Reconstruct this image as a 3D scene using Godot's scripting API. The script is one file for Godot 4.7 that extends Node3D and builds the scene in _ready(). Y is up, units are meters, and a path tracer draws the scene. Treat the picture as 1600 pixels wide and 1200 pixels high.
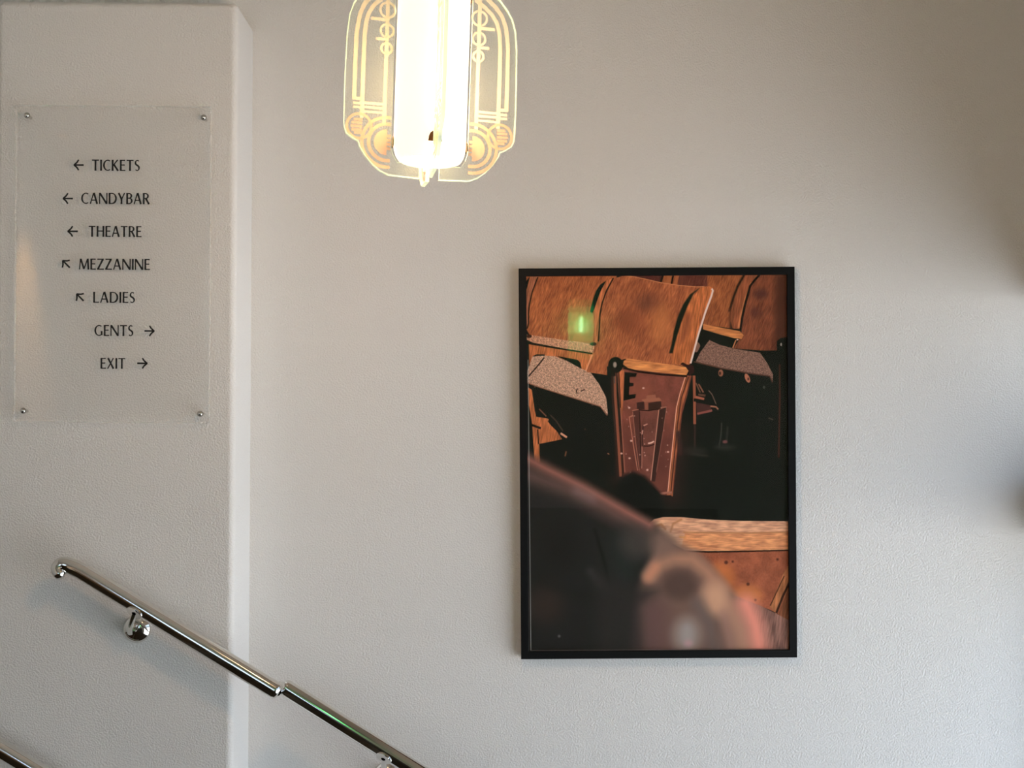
extends Node3D
# A theatre stair wall: raised pier with an acrylic direction sign, chrome handrails, framed print, etched glass pendant.

const FOCAL := 1940.0        # focal length in photo pixels
const CAM := Vector3(0, 1.6, 3.2)
const HORIZON := 700.0       # photo row of the optical axis
const ROLL := 0.0065
const PIER := 0.18           # how far the pier stands proud of the wall

var rng := RandomNumberGenerator.new()
var M := {}


func _ready() -> void:
	rng.seed = 7
	# --- camera
	var cam := Camera3D.new()
	cam.name = "camera"
	cam.projection = Camera3D.PROJECTION_FRUSTUM
	cam.near = 0.05
	cam.far = 60.0
	cam.size = 2.0 * 0.05 * 600.0 / FOCAL
	cam.frustum_offset = Vector2(0, 0.05 * (HORIZON - 600.0) / FOCAL)
	cam.position = CAM
	cam.rotation.z = ROLL
	add_child(cam)
	cam.current = true
	# --- sky and exposure
	var env := Environment.new()
	env.background_mode = Environment.BG_SKY
	var sky := Sky.new()
	var sm := ProceduralSkyMaterial.new()
	sm.sky_top_color = Color(0.66, 0.80, 0.97)
	sm.sky_horizon_color = Color(0.84, 0.93, 1.0)
	sm.ground_horizon_color = Color(0.90, 0.92, 0.945)
	sm.ground_energy_multiplier = 1.3
	sm.sky_energy_multiplier = 0.85
	sm.ground_bottom_color = Color(0.80, 0.82, 0.84)
	sm.sun_angle_max = 0.0
	sky.sky_material = sm
	env.sky = sky
	env.background_energy_multiplier = 3.6
	env.tonemap_mode = Environment.TONE_MAPPER_LINEAR
	env.tonemap_exposure = 1.0
	env.sdfgi_enabled = true
	env.ssao_enabled = true
	env.ssil_enabled = true
	var we := WorldEnvironment.new()
	we.name = "world_environment"
	we.environment = env
	add_child(we)
	# --- the rest
	materials()
	room()
	direction_sign()
	handrails()
	framed_print()
	pendant()
	room_lamps()


# ------------------------------------------------------------------ placing
func at(px: float, py: float, z: float) -> Vector3:
	# the point at depth z that stands where the photo has pixel (px, py)
	var dx := px - 800.0
	var dy := py - HORIZON
	var x := dx * cos(ROLL) + dy * sin(ROLL)
	var y := -dx * sin(ROLL) + dy * cos(ROLL)
	var k := (CAM.z - z) / FOCAL
	return Vector3(CAM.x + x * k, CAM.y - y * k, z)


func scale_at(z: float) -> float:
	return (CAM.z - z) / FOCAL


# ------------------------------------------------------------------ objects
func obj(called: String, mesh: Mesh, look: Material, parent: Node = self) -> MeshInstance3D:
	var o := MeshInstance3D.new()
	o.name = called
	o.mesh = mesh
	o.material_override = look
	parent.add_child(o, true)
	return o


func thing(called: String, label: String, category: String, where := Vector3.ZERO, group := "") -> Node3D:
	var o := Node3D.new()
	o.name = called
	o.position = where
	add_child(o, true)
	return tag(o, label, category, group)


func tag(o: Node3D, label: String, category: String, group := "") -> Node3D:
	o.set_meta("label", label)
	o.set_meta("category", category)
	if group:
		o.set_meta("group", group)
	return o


func structure(called: String, mesh: Mesh, look: Material, where: Vector3, label: String, category: String) -> MeshInstance3D:
	var o := obj(called, mesh, look)
	o.position = where
	o.set_meta("kind", "structure")
	o.set_meta("label", label)
	o.set_meta("category", category)
	return o


# ------------------------------------------------------------------ mesh helpers
func begin() -> SurfaceTool:
	var st := SurfaceTool.new()
	st.begin(Mesh.PRIMITIVE_TRIANGLES)
	return st


func tri(st: SurfaceTool, a: Vector3, b: Vector3, c: Vector3, na: Vector3, nb: Vector3, nc: Vector3) -> void:
	var n := (b - a).cross(c - a)
	var flip := n.dot(na + nb + nc) > 0.0
	st.set_normal(na)
	st.add_vertex(a)
	st.set_normal(nc if flip else nb)
	st.add_vertex(c if flip else b)
	st.set_normal(nb if flip else nc)
	st.add_vertex(b if flip else c)


func quad(st: SurfaceTool, a: Vector3, b: Vector3, c: Vector3, d: Vector3, n: Vector3) -> void:
	tri(st, a, b, c, n, n, n)
	tri(st, a, c, d, n, n, n)


func rbox_add(st: SurfaceTool, lo: Vector3, hi: Vector3, r: float, seg := 3) -> void:
	var mid := (lo + hi) / 2.0
	var h := (hi - lo) / 2.0
	r = minf(r, minf(h.x, minf(h.y, h.z)) * 0.999)
	var inner := h - Vector3(r, r, r)
	var cuts := []
	for ax in 3:
		var l := []
		for k in seg:
			l.append(-h[ax] + r * k / seg)
		l.append(-inner[ax])
		l.append(inner[ax])
		for k in seg:
			l.append(inner[ax] + r * (k + 1) / seg)
		cuts.append(l)
	for ax in 3:
		var u: int = (ax + 1) % 3
		var v: int = (ax + 2) % 3
		for side in [-1.0, 1.0]:
			for i in cuts[u].size() - 1:
				for j in cuts[v].size() - 1:
					var p := []
					var n := []
					for q in [[i, j], [i + 1, j], [i + 1, j + 1], [i, j + 1]]:
						var c := Vector3.ZERO
						c[ax] = side * h[ax]
						c[u] = cuts[u][q[0]]
						c[v] = cuts[v][q[1]]
						var base := c.clamp(-inner, inner)
						var d := (c - base).normalized()
						p.append(mid + base + d * r)
						n.append(d)
					tri(st, p[0], p[1], p[2], n[0], n[1], n[2])
					tri(st, p[0], p[2], p[3], n[0], n[2], n[3])


func rbox(lo: Vector3, hi: Vector3, r := 0.004, seg := 2) -> ArrayMesh:
	var st := begin()
	rbox_add(st, lo, hi, r, seg)
	return st.commit()


func extrude_add(st: SurfaceTool, poly: PackedVector2Array, z0: float, z1: float, sides := true) -> void:
	var idx := Geometry2D.triangulate_polygon(poly)
	for k in range(0, idx.size(), 3):
		for z in [z0, z1]:
			var n := Vector3(0, 0, 1 if z == z1 else -1)
			tri(st, Vector3(poly[idx[k]].x, poly[idx[k]].y, z), Vector3(poly[idx[k + 1]].x, poly[idx[k + 1]].y, z), Vector3(poly[idx[k + 2]].x, poly[idx[k + 2]].y, z), n, n, n)
	if sides:
		extrude_sides(st, poly, z0, z1)


func extrude_sides(st: SurfaceTool, poly: PackedVector2Array, z0: float, z1: float) -> void:
	var s := -1.0 if Geometry2D.is_polygon_clockwise(poly) else 1.0
	for k in poly.size():
		var a := poly[k]
		var b := poly[(k + 1) % poly.size()]
		var d := (b - a).normalized()
		quad(st, Vector3(a.x, a.y, z0), Vector3(b.x, b.y, z0), Vector3(b.x, b.y, z1), Vector3(a.x, a.y, z1), Vector3(d.y, -d.x, 0) * s)


func ribbon_poly(pts: Array, widths: Array) -> PackedVector2Array:
	# outline of a stroke along pts, one width for each point
	var left := PackedVector2Array()
	var right := PackedVector2Array()
	for k in pts.size():
		var a: Vector2 = pts[maxi(k - 1, 0)]
		var b: Vector2 = pts[mini(k + 1, pts.size() - 1)]
		var d := (b - a).normalized().orthogonal()
		var w: float = widths[mini(k, widths.size() - 1)] / 2.0
		left.append(pts[k] + d * w)
		right.append(pts[k] - d * w)
	right.reverse()
	left.append_array(right)
	return left


func strip_add(st: SurfaceTool, pts: Array, widths: Array, z0: float, z1: float) -> void:
	# a flat stroke built of quads, so that curled strokes also work
	for k in pts.size() - 1:
		var seg := [ends(pts, widths, k), ends(pts, widths, k + 1)]
		for z in [z0, z1]:
			quad(st, v3(seg[0][0], z), v3(seg[1][0], z), v3(seg[1][1], z), v3(seg[0][1], z), Vector3(0, 0, 1 if z == z1 else -1))
		var out: Vector2 = (seg[0][0] - seg[0][1]).normalized()
		for s in 2:
			quad(st, v3(seg[0][s], z0), v3(seg[1][s], z0), v3(seg[1][s], z1), v3(seg[0][s], z1), Vector3(out.x, out.y, 0) * (1.0 if s == 0 else -1.0))
	for k in [0, pts.size() - 1]:
		var e := ends(pts, widths, k)
		var a: Vector2 = pts[k] - pts[k + 1 if k == 0 else k - 1]
		quad(st, v3(e[0], z0), v3(e[1], z0), v3(e[1], z1), v3(e[0], z1), Vector3(a.x, a.y, 0).normalized())


func ends(pts: Array, widths: Array, k: int) -> Array:
	var a: Vector2 = pts[maxi(k - 1, 0)]
	var b: Vector2 = pts[mini(k + 1, pts.size() - 1)]
	var d := (b - a).normalized().orthogonal()
	var w: float = widths[mini(k, widths.size() - 1)] / 2.0
	return [pts[k] + d * w, pts[k] - d * w]


func v3(p: Vector2, z: float) -> Vector3:
	return Vector3(p.x, p.y, z)


func arc(c: Vector2, rx: float, ry: float, a0: float, a1: float, n: int) -> Array:
	var l := []
	for k in n + 1:
		var a := deg_to_rad(lerpf(a0, a1, float(k) / n))
		l.append(c + Vector2(rx * cos(a), ry * sin(a)))
	return l


func tube_add(st: SurfaceTool, path: Array, radii: Array, sides := 28) -> void:
	# a round bar along path; ends with radius 0 close it
	var ref := Vector3(0, 0, 1)
	var rings := []
	var norms := []
	for k in path.size():
		var a: Vector3 = path[maxi(k - 1, 0)]
		var b: Vector3 = path[mini(k + 1, path.size() - 1)]
		var d := (b - a).normalized()
		var u := ref - d * ref.dot(d)
		if u.length() < 0.05:
			u = Vector3(0, 1, 0) - d * d.y
		u = u.normalized()
		ref = u
		var v := d.cross(u)
		var r: float = radii[mini(k, radii.size() - 1)]
		var ra: float = radii[mini(maxi(k - 1, 0), radii.size() - 1)]
		var rb: float = radii[mini(mini(k + 1, path.size() - 1), radii.size() - 1)]
		var slope := (ra - rb) / maxf(a.distance_to(b), 1e-6)
		var ring := []
		var nr := []
		for s in sides:
			var t := TAU * s / sides
			var o := u * cos(t) + v * sin(t)
			ring.append(path[k] + o * r)
			nr.append((o + d * slope).normalized())
		rings.append(ring)
		norms.append(nr)
	for k in path.size() - 1:
		for s in sides:
			var t := (s + 1) % sides
			tri(st, rings[k][s], rings[k + 1][s], rings[k + 1][t], norms[k][s], norms[k + 1][s], norms[k + 1][t])
			tri(st, rings[k][s], rings[k + 1][t], rings[k][t], norms[k][s], norms[k + 1][t], norms[k][t])


func tube(path: Array, radii: Array, sides := 28) -> ArrayMesh:
	var st := begin()
	tube_add(st, path, radii, sides)
	return st.commit()


func lathe_add(st: SurfaceTool, profile: Array, axis: Basis, where: Vector3, from := 0.0, to := TAU, seg := 40) -> void:
	# profile of Vector2(radius, height) turned about the basis' y
	for k in profile.size() - 1:
		var p: Vector2 = profile[k]
		var q: Vector2 = profile[k + 1]
		var np := normal_of(profile, k, k, seg)
		var nq := normal_of(profile, k + 1, k, seg)
		for s in seg:
			var a := lerpf(from, to, float(s) / seg)
			var b := lerpf(from, to, float(s + 1) / seg)
			var l := []
			var n := []
			for e in [[p, np, a], [q, nq, a], [q, nq, b], [p, np, b]]:
				var dir := Vector3(cos(e[2]), 0, sin(e[2]))
				l.append(where + axis * (dir * e[0].x + Vector3(0, e[0].y, 0)))
				n.append((axis * (dir * e[1].x + Vector3(0, e[1].y, 0))).normalized())
			tri(st, l[0], l[1], l[2], n[0], n[1], n[2])
			tri(st, l[0], l[2], l[3], n[0], n[2], n[3])


func normal_of(profile: Array, k: int, edge: int, _seg: int) -> Vector2:
	# smooth where the profile bends less than 40 degrees, else the edge's own
	var e: Vector2 = (profile[edge + 1] - profile[edge]).normalized()
	var own := Vector2(e.y, -e.x)
	var other := edge - 1 if k == edge else edge + 1
	if other < 0 or other >= profile.size() - 1:
		return own
	var f: Vector2 = (profile[other + 1] - profile[other]).normalized()
	if e.dot(f) < 0.75:
		return own
	return (own + Vector2(f.y, -f.x)).normalized()


func lathe(profile: Array, axis := Basis(), where := Vector3.ZERO, seg := 40) -> ArrayMesh:
	var st := begin()
	lathe_add(st, profile, axis, where, 0.0, TAU, seg)
	return st.commit()


# ------------------------------------------------------------------ materials
func mat(called: String, c: Color, rough := 0.6, metal := 0.0) -> StandardMaterial3D:
	var m := StandardMaterial3D.new()
	m.resource_name = called
	m.albedo_color = c
	m.roughness = rough
	m.metallic = metal
	M[called] = m
	return m


func noise_texture(freq: float, size: int, s: int, octaves := 3) -> NoiseTexture2D:
	var n := FastNoiseLite.new()
	n.noise_type = FastNoiseLite.TYPE_SIMPLEX_SMOOTH
	n.frequency = freq
	n.seed = s
	n.fractal_octaves = octaves
	var t := NoiseTexture2D.new()
	t.width = size
	t.height = size
	t.seamless = true
	t.noise = n
	return t


func materials() -> void:
	var p := mat("plaster", Color(0.875, 0.865, 0.85), 0.85)
	p.heightmap_enabled = true
	p.heightmap_texture = noise_texture(0.055, 1024, 3, 3)
	p.heightmap_scale = 0.13
	p.uv1_triplanar = true
	p.uv1_world_triplanar = true
	p.uv1_scale = Vector3(2.9, 2.9, 2.9)
	var plain := mat("room_paint", Color(0.80, 0.785, 0.765), 0.8)
	plain.metallic_specular = 0.3
	mat("ceiling_paint", Color(0.76, 0.74, 0.71), 0.9)
	mat("dado", Color(0.27, 0.26, 0.22), 0.5)
	var c := mat("carpet", Color(0.25, 0.215, 0.175), 0.98)
	c.metallic_specular = 0.1
	c.heightmap_enabled = true
	c.heightmap_texture = noise_texture(0.2, 512, 9, 2)
	c.heightmap_scale = 0.3
	c.uv1_triplanar = true
	c.uv1_world_triplanar = true
	c.uv1_scale = Vector3(3, 3, 3)
	mat("dark_frame", Color(0.055, 0.058, 0.06), 0.5).metallic_specular = 0.25
	mat("window_metal", Color(0.16, 0.15, 0.14), 0.5)
	var g := mat("clear_glass", Color(1, 1, 1, 0.02), 0.0)
	g.transparency = BaseMaterial3D.TRANSPARENCY_ALPHA
	var ac := mat("acrylic", Color(0.86, 0.88, 0.87, 0.03), 0.03)
	ac.transparency = BaseMaterial3D.TRANSPARENCY_ALPHA
	ac.metallic_specular = 0.42
	var ed := mat("acrylic_edge", Color(0.93, 0.92, 0.89, 0.16), 0.3)
	ed.transparency = BaseMaterial3D.TRANSPARENCY_ALPHA
	var ar := mat("coated_glass", Color(0.2, 0.5, 0.3, 0.004), 0.02)
	ar.transparency = BaseMaterial3D.TRANSPARENCY_ALPHA
	ar.metallic_specular = 0.25
	mat("chrome", Color(0.88, 0.87, 0.85), 0.07, 1.0)
	mat("steel", Color(0.80, 0.79, 0.77), 0.2, 1.0)
	mat("rubber", Color(0.36, 0.35, 0.32), 0.7)
	mat("black_vinyl", Color(0.05, 0.05, 0.05), 0.6)
	mat("bronze", Color(0.33, 0.25, 0.17), 0.4, 0.8)


func glow(called: String, c: Color, e: Color, energy: float, alpha := 1.0) -> StandardMaterial3D:
	var m := mat(called, Color(c.r, c.g, c.b, alpha), 0.5)
	if alpha < 1.0:
		m.transparency = BaseMaterial3D.TRANSPARENCY_ALPHA
	m.emission_enabled = true
	m.emission = e
	m.emission_energy_multiplier = energy
	return m


# ------------------------------------------------------------------ the room
func room() -> void:
	var x0 := -2.75
	var x1 := 1.352
	var z1 := 5.0
	var top := 3.35
	var low := -1.05
	var t := 0.2
	structure("wall_back", rbox(Vector3(x0 - t, low - t, -t), Vector3(x1 + 1.2, top + t, 0), 0.002, 1), M.plaster, Vector3.ZERO, "off-white textured plaster stair wall behind the framed picture", "wall")
	# the raised pier that carries the sign: its right front edge at column 366, its top just above row 6
	var xr := at(391.5, 620, 0).x
	var xl := at(-9.0, 600, PIER).x
	var yt := at(200, 1.5, PIER).y
	structure("wall_pier", rbox(Vector3(xl, low, -0.02), Vector3(xr, yt, PIER), 0.016, 5), M.plaster, Vector3.ZERO, "raised plaster pier with rounded edges behind the direction sign", "wall")
	structure("wall_left", rbox(Vector3(x0 - t, low, -t), Vector3(x0, top, z1 + t), 0.002, 1), M.room_paint, Vector3.ZERO, "painted side wall at the head of the stairs", "wall")
	# wall behind the viewer, with a window in it
	var fx0 := -1.65
	var fx1 := -0.15
	var fy0 := 1.22
	var fy1 := 2.4
	var fw := begin()
	for b in [[x0 - t, low, fx0, top], [fx1, low, x1 + t, top], [fx0, low, fx1, fy0], [fx0, fy1, fx1, top]]:
		rbox_add(fw, Vector3(b[0], b[1], z1), Vector3(b[2], b[3], z1 + t), 0.001, 1)
	structure("wall_front", fw.commit(), M.room_paint, Vector3.ZERO, "painted wall behind the viewer with a window in it", "wall")
	var w2 := Node3D.new()
	w2.name = "window_2"
	w2.set_meta("kind", "structure")
	w2.set_meta("label", "window with dark frame in the wall behind the viewer")
	w2.set_meta("category", "window")
	add_child(w2)
	for b in [[fx0, fy0, fx0 + 0.04, fy1], [fx1 - 0.04, fy0, fx1, fy1], [fx0 + 0.04, fy0, fx1 - 0.04, fy0 + 0.04], [fx0 + 0.04, fy1 - 0.04, fx1 - 0.04, fy1]]:
		obj("window_frame", rbox(Vector3(b[0], b[1], z1 + 0.08), Vector3(b[2], b[3], z1 + 0.14), 0.004, 1), M.window_metal, w2)
	obj("pane", rbox(Vector3(fx0 + 0.04, fy0 + 0.04, z1 + 0.105), Vector3(fx1 - 0.04, fy1 - 0.04, z1 + 0.111), 0.001, 1), M.clear_glass, w2)
	structure("trim_2", rbox(Vector3(x0, low, z1 - 0.03), Vector3(x1, 1.21, z1), 0.006, 2), M.dado, Vector3.ZERO, "dark painted dado on the wall behind the viewer", "trim")
	structure("ceiling", rbox(Vector3(x0 - t, top, -t), Vector3(x1 + t, top + t, z1 + t), 0.002, 1), M.ceiling_paint, Vector3.ZERO, "pale ceiling over the staircase", "ceiling")
	structure("floor", rbox(Vector3(x0 - t, low - t, -t), Vector3(x1 + t, low, z1 + t), 0.002, 1), M.carpet, Vector3.ZERO, "dark carpeted floor at the foot of the stairs", "floor")
	# landing and flight of steps going down to the right
	structure("floor_landing", rbox(Vector3(x0, low, 0.0), Vector3(-1.3, 0.5, z1), 0.01, 2), M.carpet, Vector3.ZERO, "dark carpeted landing at the head of the stairs", "floor")
	for k in 8:
		var y := 0.5 - 0.172 * (k + 1)
		var s := obj("stair_step", rbox(Vector3(-1.3 + 0.283 * k, low, 0.0), Vector3(-1.3 + 0.283 * (k + 1), y, z1), 0.012, 2), M.carpet)
		s.set_meta("kind", "structure")
		s.set_meta("label", "dark carpeted step of the flight going down to the right")
		s.set_meta("category", "step")
		s.set_meta("group", "carpeted stair steps")
	# right wall with the tall street window
	var lintel := at(1600, 470, 0).y
	var sill := low + 0.05
	var wz0 := 0.03
	var wz1 := 2.86
	structure("wall_right", rbox(Vector3(x1, lintel, 0), Vector3(x1 + t, top, z1 + t), 0.004, 1), M.room_paint, Vector3.ZERO, "painted wall above the street window", "wall")
	structure("trim_1", rbox(Vector3(x1, low, wz1), Vector3(x1 + t, lintel, z1 + t), 0.004, 1), M.room_paint, Vector3.ZERO, "painted wall beside the street window", "wall")
	var w := Node3D.new()
	w.name = "window_1"
	w.set_meta("kind", "structure")
	w.set_meta("label", "tall street window with dark metal frame")
	w.set_meta("category", "window")
	add_child(w)
	var ty := at(1600, 790, 0).y
	obj("sill", rbox(Vector3(x1, low, 0), Vector3(x1 + t, sill, wz1), 0.004, 1), M.window_metal, w)
	obj("transom", rbox(Vector3(x1 + 0.0, ty - 0.08, 0), Vector3(x1 + 0.2, ty + 0.08, wz1), 0.004, 1), M.window_metal, w)
	for z in [0.0, 1.4, wz1 - 0.05]:
		obj("mullion", rbox(Vector3(x1 + 0.04, sill, z), Vector3(x1 + 0.10, lintel, z + 0.04), 0.004, 1), M.window_metal, w)
	for k in 2:
		var za: float = [0.04, 1.44][k]
		var zb: float = [1.4, wz1 - 0.05][k]
		obj("pane", rbox(Vector3(x1 + 0.065, sill, za), Vector3(x1 + 0.071, ty - 0.08, zb), 0.001, 1), M.clear_glass, w)
		obj("pane", rbox(Vector3(x1 + 0.065, ty + 0.08, za), Vector3(x1 + 0.071, lintel, zb), 0.001, 1), M.clear_glass, w)


# ------------------------------------------------------------------ the sign
const STEM := 0.16
const THIN := 0.1

func stroke(a: Vector2, b: Vector2, w: float) -> Array:
	return [[a, a.lerp(b, 0.5), b], [w * 1.14, w * 0.96, w * 1.14]]


func glyph(ch: String) -> Dictionary:
	# strokes of a flared capital one unit high: {width, strokes}
	var S := STEM
	var T := THIN
	var h := S / 2.0
	match ch:
		"T": return {"w": 0.64, "s": [stroke(Vector2(0.32, 0), Vector2(0.32, 1), S), stroke(Vector2(0, 0.955), Vector2(0.64, 0.955), T)]}
		"I": return {"w": 0.16, "s": [stroke(Vector2(0.08, 0), Vector2(0.08, 1), S)]}
		"L": return {"w": 0.5, "s": [stroke(Vector2(h, 0), Vector2(h, 1), S), stroke(Vector2(h, 0.045), Vector2(0.5, 0.045), T)]}
		"E": return {"w": 0.5, "s": [stroke(Vector2(h, 0), Vector2(h, 1), S), stroke(Vector2(h, 0.045), Vector2(0.5, 0.045), T), stroke(Vector2(h, 0.955), Vector2(0.48, 0.955), T), stroke(Vector2(h, 0.53), Vector2(0.44, 0.53), T)]}
		"H": return {"w": 0.72, "s": [stroke(Vector2(h, 0), Vector2(h, 1), S), stroke(Vector2(0.72 - h, 0), Vector2(0.72 - h, 1), S), stroke(Vector2(h, 0.53), Vector2(0.72 - h, 0.53), T)]}
		"N": return {"w": 0.76, "s": [stroke(Vector2(0.05, 0), Vector2(0.05, 1), T), stroke(Vector2(0.71, 0), Vector2(0.71, 1), T), stroke(Vector2(0.07, 0.97), Vector2(0.69, 0.03), S)]}
		"M": return {"w": 0.92, "s": [stroke(Vector2(0.04, 0), Vector2(0.13, 1), T), stroke(Vector2(0.86, 0), Vector2(0.79, 1), S), stroke(Vector2(0.15, 0.97), Vector2(0.45, 0.05), S), stroke(Vector2(0.45, 0.05), Vector2(0.77, 0.97), T)]}
		"Z": return {"w": 0.62, "s": [stroke(Vector2(0.02, 0.955), Vector2(0.6, 0.955), T), stroke(Vector2(0.0, 0.045), Vector2(0.62, 0.045), T), stroke(Vector2(0.08, 0.06), Vector2(0.52, 0.94), S)]}
		"A": return {"w": 0.72, "s": [stroke(Vector2(0.04, 0), Vector2(0.34, 1), T), stroke(Vector2(0.36, 1), Vector2(0.66, 0), S), stroke(Vector2(0.14, 0.34), Vector2(0.56, 0.34), T)]}
		"X": return {"w": 0.66, "s": [stroke(Vector2(0.08, 1), Vector2(0.59, 0), S), stroke(Vector2(0.05, 0), Vector2(0.58, 1), T)]}
		"Y": return {"w": 0.64, "s": [stroke(Vector2(0.32, 0), Vector2(0.32, 0.46), S), stroke(Vector2(0.06, 1), Vector2(0.32, 0.44), S), stroke(Vector2(0.6, 1), Vector2(0.33, 0.44), T)]}
		"K": return {"w": 0.64, "s": [stroke(Vector2(h, 0), Vector2(h, 1), S), stroke(Vector2(0.13, 0.48), Vector2(0.55, 1), T), stroke(Vector2(0.2, 0.56), Vector2(0.59, 0), S)]}
		"D": return {"w": 0.74, "s": [stroke(Vector2(h, 0), Vector2(h, 1), S), [[Vector2(h, 0.955), Vector2(0.3, 0.955)] + arc(Vector2(0.3, 0.5), 0.37, 0.455, 80, -80, 12) + [Vector2(0.3, 0.045), Vector2(h, 0.045)], [T, T, T, T, 0.11, 0.13, S, S, S, S, S, S, S, 0.13, T, T, T]]]}
		"B": return {"w": 0.56, "s": [stroke(Vector2(h, 0), Vector2(h, 1), S), [[Vector2(h, 0.955)] + arc(Vector2(0.25, 0.745), 0.21, 0.21, 90, -90, 8) + [Vector2(h, 0.535)], [T, T, T, 0.12, S, S, S, 0.12, T, T, T]], [[Vector2(h, 0.535)] + arc(Vector2(0.25, 0.29), 0.25, 0.245, 90, -90, 8) + [Vector2(h, 0.045)], [T, T, T, 0.12, S, S, S, 0.12, T, T, T]]]}
		"R": return {"w": 0.6, "s": [stroke(Vector2(h, 0), Vector2(h, 1), S), [[Vector2(h, 0.955)] + arc(Vector2(0.25, 0.735), 0.22, 0.22, 90, -90, 8) + [Vector2(h, 0.515)], [T, T, T, 0.12, S, S, S, 0.12, T, T, T]], stroke(Vector2(0.27, 0.53), Vector2(0.56, 0), S)]}
		"C": return {"w": 0.68, "s": [[arc(Vector2(0.43, 0.5), 0.36, 0.46, 55, 305, 16), [0.11, 0.1, T, T, T, 0.12, 0.14, S, S, S, 0.14, 0.12, T, T, T, 0.09, 0.1]]]}
		"G": return {"w": 0.74, "s": [[arc(Vector2(0.43, 0.5), 0.36, 0.46, 55, 308, 16), [0.11, 0.1, T, T, T, 0.12, 0.14, S, S, S, 0.14, 0.12, T, T, T, 0.09, 0.1]], stroke(Vector2(0.66, 0.07), Vector2(0.66, 0.44), S)]}
		"S": return {"w": 0.46, "s": [[arc(Vector2(0.24, 0.735), 0.17, 0.225, 40, 220, 8) + [Vector2(0.24, 0.51)] + arc(Vector2(0.22, 0.265), 0.18, 0.225, 40, -140, 8), [0.1, T, T, T, 0.1, 0.12, 0.14, S, S, S, S, S, 0.14, 0.12, 0.1, T, T, T, 0.1]]]}
	return {"w": 0.3, "s": []}


func lettering(word: String, x0: float, x1: float, y0: float, y1: float, k: float, z: float) -> ArrayMesh:
	# word between columns x0..x1 and rows y0..y1 (sign pixels, y down), k metres per pixel
	var total := 0.0
	var gap := 0.115
	for ch in word:
		total += glyph(ch).w + gap
	total -= gap
	var sy := (y1 - y0) * k
	var sx := (x1 - x0) * k / total
	var pen := 0.0
	var st := begin()
	for ch in word:
		var g := glyph(ch)
		for s in g.s:
			var pts := []
			for p in s[0]:
				pts.append(Vector2(x0 * k + (pen + p.x) * sx, -y1 * k + p.y * sy))
			var ws := []
			for v in s[1]:
				ws.append(v * (y1 - y0) * k * 0.98)
			strip_add(st, pts, ws, z, z + 0.0004)
		pen += g.w + gap
	return st.commit()


func arrow(x0: float, x1: float, cy: float, turn: float, k: float, z: float) -> ArrayMesh:
	# an arrow pointing left, turned about its centre
	var c := Vector2((x0 + x1) / 2.0, cy)
	var l := (x1 - x0) / 2.0
	var st := begin()
	for s in [[Vector2(-l + 0.5, 0), Vector2(0, 0), Vector2(l, 0)], [Vector2(-l * 0.05, -8.2), Vector2(-l * 0.38, -4.2), Vector2(-l - 0.2, 0.3)], [Vector2(-l * 0.05, 8.2), Vector2(-l * 0.38, 4.2), Vector2(-l - 0.2, -0.3)]]:
		var pts := []
		for p in s:
			var q: Vector2 = c + p.rotated(turn)
			pts.append(Vector2(q.x * k, -q.y * k))
		strip_add(st, pts, [2.3 * k, 2.5 * k, 2.7 * k], z, z + 0.0004)
	return st.commit()


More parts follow.
